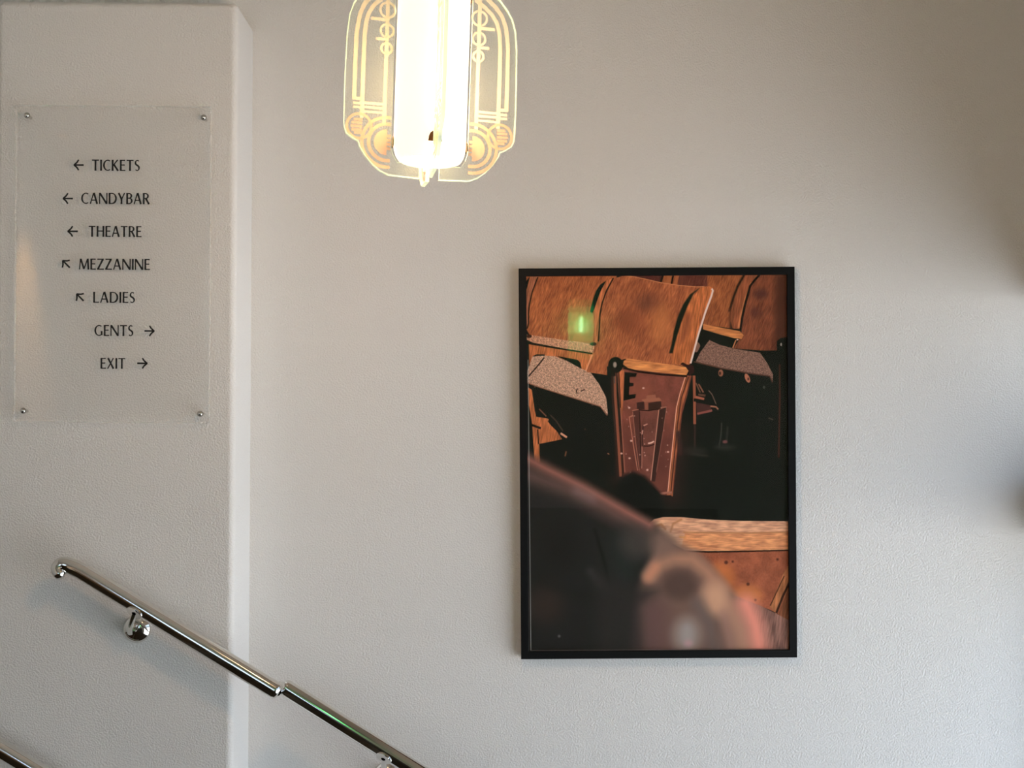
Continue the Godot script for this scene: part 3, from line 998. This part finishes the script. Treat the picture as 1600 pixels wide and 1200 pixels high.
	poly(5, [645, 45, 665, 30, 700, 48, 755, 58, 762, 110, 720, 145, 712, 90, 690, 66], rgb(50, 30, 28))
	blob(5, 112, 48, 62, 66, rgb(22, 20, 18))
	line(5, [88, 70, 92, 140], 40, rgb(30, 24, 21))
	blob(5, 106, 46, 15, 24, rgb(150, 132, 118), 1.5)
	# embossed emblem
	poly(5, [365, 300, 440, 293, 444, 322, 362, 328], rgb(140, 86, 66))
	poly(5, [325, 332, 470, 318, 492, 345, 340, 358], rgb(146, 90, 68))
	poly(5, [284, 358, 345, 350, 348, 412, 286, 418], rgb(54, 34, 30))
	poly(5, [352, 352, 376, 350, 380, 420, 354, 420], rgb(128, 78, 60))
	poly(5, [380, 362, 484, 348, 488, 408, 380, 424], rgb(56, 36, 30))
	poly(5, [245, 424, 300, 416, 312, 900, 286, 905], rgb(80, 48, 42))
	poly(5, [470, 420, 530, 398, 450, 900, 430, 1010, 398, 1000], rgb(58, 38, 33))
	poly(5, [312, 430, 462, 418, 438, 640, 395, 990, 322, 900], rgb(104, 62, 52), "leather")
	line(5, [222, 480, 256, 720, 288, 915], 5, rgb(190, 124, 98))
	line(5, [250, 432, 275, 700, 302, 915], 5, rgb(160, 100, 80))
	line(5, [306, 430, 318, 880], 9, rgb(46, 28, 24))
	line(5, [466, 420, 440, 640, 396, 1000], 6, rgb(196, 136, 110))
	line(5, [300, 420, 380, 424, 466, 414], 8, rgb(36, 22, 20))
	line(5, [245, 424, 300, 414], 8, rgb(160, 100, 78))
	line(5, [220, 478, 252, 464], 10, rgb(160, 104, 82))
	line(5, [336, 548, 328, 640, 328, 715], 10, rgb(58, 36, 32))
	line(5, [335, 715, 380, 716, 428, 702], 9, rgb(52, 32, 28))
	line(5, [375, 694, 400, 690, 425, 676], 12, rgb(206, 168, 148))
	line(5, [338, 548, 372, 534], 10, rgb(176, 126, 106))
	line(5, [330, 590, 326, 620], 8, rgb(190, 140, 120))
	line(5, [325, 720, 322, 900], 5, rgb(180, 120, 98))
	line(5, [530, 400, 500, 600, 442, 930], 5, rgb(140, 88, 72))
	line(5, [480, 400, 530, 396], 8, rgb(150, 100, 80))
	for k in 26:
		blob(5, rng.randf_range(180, 560), rng.randf_range(380, 930), rng.randf_range(3, 7), rng.randf_range(3, 7), rgb(178, 132, 116), 0.0, 0.8)
	for p in [[222, 400], [222, 815], [368, 912], [237, 672], [156, 775], [340, 240], [540, 765]]:
		blob(5, p[0], p[1], 10, 8, rgb(190, 148, 130))
	line(5, [470, 1108, 520, 1100, 570, 1098], 18, rgb(150, 96, 78))
	line(5, [500, 1130, 566, 1128], 16, rgb(34, 24, 22))
	# dark floor in front, out of focus
	poly(5, [130, 1000, 180, 950, 250, 925, 340, 960, 430, 1050, 480, 1110, 500, 1300, 60, 1300], rgb(22, 22, 20), "", 5.0)
	line(5, [625, 610, 640, 780], 36, rgb(60, 40, 36), "", 3.0)
	line(5, [740, 780, 860, 800], 20, rgb(46, 44, 38), "", 3.0)
	# near arm rest and panel at the lower right
	poly(7, [140, 200, 195, 155, 260, 140, 400, 140, 600, 160, 850, 172, 1230, 178, 1230, 392, 900, 402, 560, 398, 430, 392, 330, 340, 200, 260], rgb(192, 142, 110), "along")
	poly(7, [430, 262, 900, 268, 1230, 262, 1230, 388, 900, 398, 560, 395, 400, 370], rgb(193, 130, 88), "along")
	line(7, [420, 255, 900, 264, 1230, 258], 9, rgb(160, 106, 68), "", 1.2)
	line(7, [190, 215, 250, 195, 280, 230], 16, rgb(160, 102, 66), "", 2.0)
	line(7, [320, 250, 340, 190, 400, 160], 14, rgb(164, 112, 76), "", 2.0)
	line(7, [390, 290, 430, 296], 12, rgb(190, 130, 76), "", 1.5)
	poly(7, [430, 398, 600, 404, 900, 402, 1230, 396, 1230, 930, 1080, 850, 800, 740, 600, 560], rgb(140, 79, 55), "leather")
	blob(7, 700, 600, 110, 120, rgb(180, 104, 58), 10.0, 0.7)
	blob(7, 900, 730, 110, 70, rgb(184, 112, 64), 10.0, 0.7)
	poly(7, [1180, 560, 1070, 820, 1120, 880, 1230, 640, 1230, 480], rgb(158, 100, 64), "straight")
	line(7, [1230, 620, 1170, 740, 1118, 870], 16, rgb(52, 30, 22))
	line(7, [1180, 590, 1072, 815], 8, rgb(70, 40, 28))
	poly(7, [1215, 680, 1230, 640, 1230, 940, 1130, 890], rgb(112, 68, 46), "straight")
	line(7, [430, 398, 600, 406, 900, 402, 1230, 396], 11, rgb(40, 24, 18))
	for p in [[740, 485, 14], [790, 480, 9], [905, 650, 12], [960, 770, 9], [1130, 465, 10]]:
		blob(7, p[0], p[1], p[2], p[2], rgb(84, 46, 34), 1.2)
	poly(7, [800, 735, 1000, 815, 1130, 880, 1230, 935, 1230, 1150, 850, 1150], rgb(122, 88, 76), "straight")
	# nearest seat back, far out of focus
	poly(8, [-60, 20, 20, 62, 130, 120, 330, 225, 560, 355, 720, 442, 830, 560, 790, 800, 700, 1000, 760, 1250, -60, 1250], rgb(37, 36, 34), "", 9.0)
	line(8, [-20, 70, 130, 150, 330, 250, 560, 385, 700, 465], 34, rgb(180, 110, 92), "", 13.0, 0.9)
	line(8, [20, 180, 280, 280, 480, 390, 640, 490], 60, rgb(122, 88, 80), "", 20.0, 0.72)
	line(8, [300, 275, 380, 310], 30, rgb(140, 112, 108), "", 14.0, 0.6)
	blob(8, 110, 900, 90, 90, rgb(62, 48, 42), 30.0, 0.6)
	blob(8, 560, 640, 90, 160, rgb(40, 43, 40), 24.0, 0.8)
	blob(8, 200, 560, 110, 130, rgb(33, 31, 29), 26.0, 0.8)
	line(8, [395, 490, 440, 640, 475, 800], 10, rgb(24, 22, 21), "", 5.0, 0.75)
	line(8, [370, 720, 460, 830], 40, rgb(58, 58, 55), "", 8.0, 0.6)
	line(8, [80, 760, 300, 850, 480, 850, 640, 960], 40, rgb(34, 32, 30), "", 12.0, 0.6)
	blob(8, 192, 1078, 8, 8, rgb(86, 84, 80), 1.5)
	# rounded near seat, far out of focus, at the bottom
	poly(7, [240, 300, 420, 350, 560, 420, 740, 640, 860, 800, 960, 1000, 1000, 1200, 0, 1200, 60, 700, 150, 480], rgb(112, 86, 74), "", 9.0, 0.92)
	poly(7, [-250, 560, -40, 620, 90, 660, 220, 700, 120, 830, 150, 1200, -250, 1200], rgb(44, 41, 39), "", 18.0, 0.9)
	line(7, [160, 580, 230, 495, 340, 450, 480, 460, 600, 560, 700, 680], 90, rgb(160, 116, 92), "", 12.0, 0.9)
	line(7, [150, 590, 200, 520], 70, rgb(182, 124, 96), "", 9.0, 0.75)
	line(7, [640, 700, 760, 820, 840, 1000, 880, 1180], 150, rgb(158, 118, 96), "", 16.0, 0.9)
	blob(7, 385, 660, 130, 110, rgb(80, 62, 55), 11.0, 0.95)
	blob(7, 650, 770, 90, 120, rgb(186, 142, 112), 16.0, 0.85)
	line(7, [200, 860, 200, 1150], 200, rgb(92, 68, 64), "", 22.0, 0.8)
	line(7, [520, 800, 610, 950, 640, 1160], 90, rgb(98, 84, 78), "", 14.0, 0.85)
	blob(7, 440, 1030, 90, 120, rgb(144, 134, 126), 18.0, 0.95)
	line(7, [720, 880, 780, 1180], 40, rgb(150, 112, 100), "", 12.0, 0.6)
	line(7, [890, 800, 960, 960, 1000, 1200], 130, rgb(206, 130, 110), "", 15.0, 0.95)
	blob(7, 250, 330, 130, 110, rgb(116, 92, 80), 16.0, 0.85)
	blob(7, 60, 330, 110, 120, rgb(64, 58, 54), 18.0, 0.8)
	blob(7, 450, 1095, 30, 26, rgb(170, 130, 128), 6.0, 0.7)
	# pale edge of the sheet where the lip leaves it showing
	line(0, [823.0, 560, 824.6, 1018], 0.9, rgb(150, 150, 144))
	line(0, [824, 1017.6, 1231, 1017.6], 0.8, rgb(110, 98, 92))
	var img := Image.create_empty(im_w, im_h, false, Image.FORMAT_RGB8)
	var lift := 1.19   # paper colour from what the camera saw of it, in the stairwell's light
	for y in im_h:
		for x in im_w:
			var c := canvas[y * im_w + x]
			img.set_pixel(x, y, Color(clampf(c.x * lift, 0, 1), clampf(c.y * lift, 0, 1), clampf(c.z * lift * 1.02, 0, 1)))
	return img


# ------------------------------------------------------------------ pendant
func pendant() -> void:
	var zl := 1.3
	var s := scale_at(zl)
	var t := thing("pendant_lamp", "lit opal glass pendant lamp with four etched clear glass fins hanging before the wall", "lamp", at(674.5, 135, zl))
	t.rotation = Vector3.ZERO
	t.basis = Basis(Vector3(0, 0, 1), -0.026) * Basis(Vector3(0, 1, 0), deg_to_rad(12))
	var clear := mat("fin_glass", Color(0.86, 0.93, 0.86, 0.06), 0.02)
	clear.transparency = BaseMaterial3D.TRANSPARENCY_ALPHA
	clear.metallic_specular = 0.35
	var edge := glow("fin_edge", Color(0.88, 0.96, 0.84), Color(0.99, 0.97, 0.80), 0.34, 0.75)
	var etched := glow("etched_glass", Color(0.95, 0.90, 0.80), Color(1.0, 0.86, 0.66), 0.09, 0.66)
	var amber := glow("etched_amber", Color(0.94, 0.77, 0.62), Color(1.0, 0.74, 0.54), 0.09, 0.62)
	var opal := glow("opal_glass", Color(0.95, 0.93, 0.88), Color(1.0, 0.975, 0.84), 1.04)
	opal.backlight_enabled = true
	opal.backlight = Color(0.013, 0.013, 0.012)
	# opal shade in four curved panes between the fins, one body
	var st := begin()
	var outer := [Vector2(50, 175), Vector2(54.5, 168), Vector2(56.5, 150), Vector2(56.5, -92), Vector2(55.6, -102), Vector2(53, -111), Vector2(49, -117), Vector2(46, -118.5)]
	var ring := []
	for p in outer:
		ring.append(p * s)
	var inner := outer.duplicate()
	inner.reverse()
	for p in inner:
		ring.append(Vector2(p.x - 3.0, p.y + (0.0 if p.y > -100 else 1.0)) * s)
	ring.reverse()
	for q in 4:
		lathe_add(st, ring, Basis(), Vector3.ZERO, PI / 2 * q + 0.012, PI / 2 * (q + 1) - 0.012, 14)
	obj("opal_shade", st.commit(), opal, t)
	var bulb := glow("bulb_glass", Color(1, 1, 0.95), Color(1.0, 0.93, 0.75), 3.0)
	obj("bulb", lathe([Vector2(0.0, -0.05), Vector2(0.012, -0.046), Vector2(0.021, -0.034), Vector2(0.0235, -0.02), Vector2(0.020, 0.0), Vector2(0.013, 0.022), Vector2(0.012, 0.035), Vector2(0.0, 0.036)], Basis(), Vector3(0, 0.0, 0), 24), bulb, t)
	obj("socket", lathe([Vector2(0.0, 0.037), Vector2(0.015, 0.037), Vector2(0.016, 0.075), Vector2(0.0, 0.08)], Basis(), Vector3.ZERO, 20), M.bronze, t)
	# fins
	for q in 4:
		var f := Node3D.new()
		f.name = "glass_fin"
		t.add_child(f, true)
		f.basis = Basis(Vector3(0, 1, 0), PI / 2 * q)
		fin(f, s, clear, edge, etched, amber)
	# clips, each a bent tab over the gap between two panes
	for q in 4:
		for y in [-91.0, 142.0]:
			var a := PI / 2 * q
			var flip := 1.0 if y < 0 else -1.0
			var cst := begin()
			var tab := PackedVector2Array([Vector2(-10.5, -8), Vector2(10.5, -8), Vector2(9.5, 0), Vector2(7.5, 4.5), Vector2(4, 7.2), Vector2(-4, 7.2), Vector2(-7.5, 4.5), Vector2(-9.5, 0)])
			for half in [-1.0, 1.0]:
				var pl := PackedVector2Array()
				for p in tab:
					var v: Vector2 = p
					if v.x * half < 2.9:
						v.x = 2.9 * half
					pl.append(Vector2(v.x, v.y * flip) * s)
				extrude_add(cst, pl, 57.2 * s, 58.8 * s)
			var cl := obj("clip", cst.commit(), M.bronze, t)
			cl.position = Vector3(0, y * s, 0)
			cl.rotation.y = a
	# hanging rod and ceiling rose, above the frame
	var top: float = 3.35 - t.position.y
	obj("cap", lathe([Vector2(0.0, 0.205), Vector2(0.02, 0.203), Vector2(0.042, 0.192), Vector2(0.049, 0.18), Vector2(0.0, 0.178)], Basis(), Vector3.ZERO, 32), M.bronze, t)
	obj("rod", lathe([Vector2(0.005, top - 0.01), Vector2(0.005, 0.2)], Basis(), Vector3.ZERO, 16), M.bronze, t)
	obj("ceiling_rose", lathe([Vector2(0.0, top - 0.002), Vector2(0.055, top - 0.002), Vector2(0.05, top - 0.012), Vector2(0.02, top - 0.025), Vector2(0.0, top - 0.028)], Basis(), Vector3.ZERO, 32), M.bronze, t)
	var l := OmniLight3D.new()
	l.name = "pendant_light"
	l.light_color = Color(1.0, 0.80, 0.60)
	l.light_energy = 0.40
	l.light_size = 0.05
	l.omni_range = 12.0
	l.omni_attenuation = 2.0
	l.shadow_enabled = true
	l.position = Vector3(0, -0.015, 0)
	t.add_child(l)


func fin(f: Node3D, s: float, clear: Material, edge: Material, etched: Material, amber: Material) -> void:
	# outline in photo pixels: x from the axis, row in the photo (lamp axis row 135)
	var rows := [[16, 281], [64, 279], [78, 273], [90, 263.5], [101.5, 251], [109.5, 238], [112, 230.5], [121, 226], [130.5, 219.5], [134, 211], [135, 200], [135.5, 150], [135, 115], [134, 66], [131, 36], [125.5, 18], [117, 4], [105, -10], [88, -23], [70, -32], [61, -35], [60.2, 236], [57, 247], [50, 258], [16, 258]]
	var pl := PackedVector2Array()
	for r in rows:
		pl.append(Vector2(r[0], 135.0 - r[1]) * s)
	var th := 2.6 * s
	var st := begin()
	extrude_add(st, pl, -th, th, false)
	var body := st.commit()
	st = begin()
	extrude_sides(st, pl, -th, th)
	var rim := []
	for k in 20:
		rim.append(pl[k] + Vector2(-0.5, 0.5 if k < 10 else -0.5) * s)
	strip_add(st, rim, [1.4 * s], th, th + 0.15 * s)
	strip_add(st, rim, [1.4 * s], -th - 0.15 * s, -th)
	var g := obj("clear_sheet", body, clear, f)
	g.set_meta("label", "clear glass fin")
	obj("lit_edge", st.commit(), edge, f)
	# etching
	var e := begin()
	var z0 := th
	var z1 := th + 0.3 * s
	var P := func(r: float, row: float) -> Vector2: return Vector2(r, 135.0 - row) * s
	var lines := [
		[[[72, -22], [72, 200]], 5.8],
		[[[64, -6], [80, 4], [92, 15], [100, 27], [104.5, 42], [106.5, 64], [107, 110], [107, 193]], 6.2],
		[[[64, -20], [80, -12], [97, 2], [108, 16], [115, 34], [119, 64], [119.5, 110], [119.5, 164]], 6.2],
		[[[122, 163], [107, 163]], 5.0],
		[[[104, 169], [72, 169]], 4.0], [[[104, 175.5], [72, 175.5]], 3.8], [[[104, 182.5], [72, 182.5]], 3.4],
		[[[121, 170.5], [109, 170.5]], 4.0], [[[121, 176.5], [109, 176.5]], 4.0],
		[[[97, 37.5], [72, 37.5]], 4.6], [[[89, 68], [72, 68]], 4.4],
	]
	for l in lines:
		var pts := []
		for p in l[0]:
			pts.append(P.call(p[0], p[1]))
		strip_add(e, pts, [l[1] * s], z0, z1)
	for c in [[22.3, 11.6, 3.4], [54.4, 10, 3.2], [82, 8.2, 3.6]]:
		strip_add(e, arc(P.call(72, c[0]), c[1] * s, c[1] * s, 0, 360, 28), [c[2] * s], z0, z1)
	obj("etched_pattern", e.commit(), etched, f)
	var a := begin()
	var w := z1 + 0.02 * s
	# two large rings about the disc, clipped at the shade, and the small ring
	for c in [[38.5, 5.0], [28.3, 5.2]]:
		var reach: float = rad_to_deg(acos(clampf((67.0 - 61.5) / c[0], -1, 1)))
		strip_add(a, arc(P.call(67, 227.5), c[0] * s, c[0] * s, -180 + reach, 180 - reach, 34), [c[1] * s], z0, w)
	strip_add(a, arc(P.call(110.5, 205.5), 19 * s, 19 * s, 0, 360, 30), [4.0 * s], z0, w)
	# discs, one half solid and one half in bars
	var disc := PackedVector2Array()
	for p in arc(P.call(67, 227.5), 20 * s, 20 * s, -90, 90, 16):
		disc.append(p)
	extrude_add(a, disc, z0, w)
	for k in 4:
		var y: float = [217.5, 224, 230.5, 237][k]
		strip_add(a, [P.call(61, y), P.call(67.2, y)], [4.4 * s], z0, w)
	for k in 5:
		var y: float = [195.5, 200.5, 206, 211.5, 216][k]
		var hw := sqrt(maxf(1.0, 169.0 - (y - 205.5) * (y - 205.5)))
		strip_add(a, [P.call(106, y), P.call(110.5 + hw, y)], [4.0 * s], z0, w)
	obj("etched_roundel", a.commit(), amber, f)


# ------------------------------------------------------------------ lamps that light the stairwell from outside the frame
func room_lamps() -> void:
	# amber downlight grazing the side wall of the landing; its warm pool is mirrored in the acrylic sign
	var t := thing("ceiling_downlight", "small round amber downlight in the ceiling close to the side wall of the landing", "lamp", Vector3(-2.54, 3.35, 4.2))
	var am := glow("amber_glass", Color(0.95, 0.8, 0.6), Color(1.0, 0.74, 0.44), 3.0)
	obj("trim_ring", lathe([Vector2(0.03, -0.001), Vector2(0.033, -0.012), Vector2(0.05, -0.010), Vector2(0.055, -0.001)], Basis(), Vector3.ZERO, 32), M.bronze, t)
	obj("lens", lathe([Vector2(0.0, -0.006), Vector2(0.03, -0.005), Vector2(0.03, -0.001), Vector2(0.0, -0.001)], Basis(), Vector3.ZERO, 24), am, t)
	var l := SpotLight3D.new()
	l.name = "downlight_light"
	l.light_color = Color(1.0, 0.76, 0.46)
	l.light_energy = 15.0
	l.light_size = 0.03
	l.spot_angle = 22.0
	l.spot_angle_attenuation = 0.6
	l.spot_range = 12.0
	l.spot_attenuation = 2.0
	l.shadow_enabled = true
	l.position = Vector3(0, -0.014, 0)
	l.rotation.x = -PI / 2
	t.add_child(l, true)
	# green glass lantern behind the viewer, mirrored in the picture's glass
	var u := thing("lantern", "small green glass lantern on the wall behind the viewer", "lamp", Vector3(0.44, 2.38, 4.98))
	var gr := glow("green_glass", Color(0.6, 0.8, 0.4), Color(0.32, 1.0, 0.55), 13.0)
	var gb := glow("lantern_bulb", Color(0.9, 1.0, 0.8), Color(0.60, 1.0, 0.72), 34.0)
	var tiers := [[-0.20, -0.145, 2.0], [-0.145, -0.09, 5.0], [-0.09, -0.035, 9.0], [-0.035, 0.05, 14.0], [0.05, 0.095, 11.0], [0.095, 0.135, 6.0], [0.135, 0.18, 2.0]]
	for k in tiers.size():
		var gt := gr.duplicate() as StandardMaterial3D
		gt.emission_energy_multiplier = tiers[k][2] * 0.8
		obj("lantern_glass", rbox(Vector3(-0.08, tiers[k][0], -0.12), Vector3(0.08, tiers[k][1], -0.03), 0.006, 2), gt, u)
	obj("lantern_flame", rbox(Vector3(-0.012, -0.03, -0.135), Vector3(0.012, 0.07, -0.122), 0.005, 2), gb, u)
	obj("back_plate", rbox(Vector3(-0.05, -0.1, -0.03), Vector3(0.05, 0.1, 0.018), 0.005, 2), M.bronze, u)
	var g := OmniLight3D.new()
	g.name = "lantern_light"
	g.light_color = Color(0.6, 1.0, 0.7)
	g.light_energy = 0.012
	g.light_size = 0.05
	g.omni_range = 12.0
	g.omni_attenuation = 2.0
	g.shadow_enabled = true
	g.position = Vector3(0, 0, -0.16)
	u.add_child(g, true)
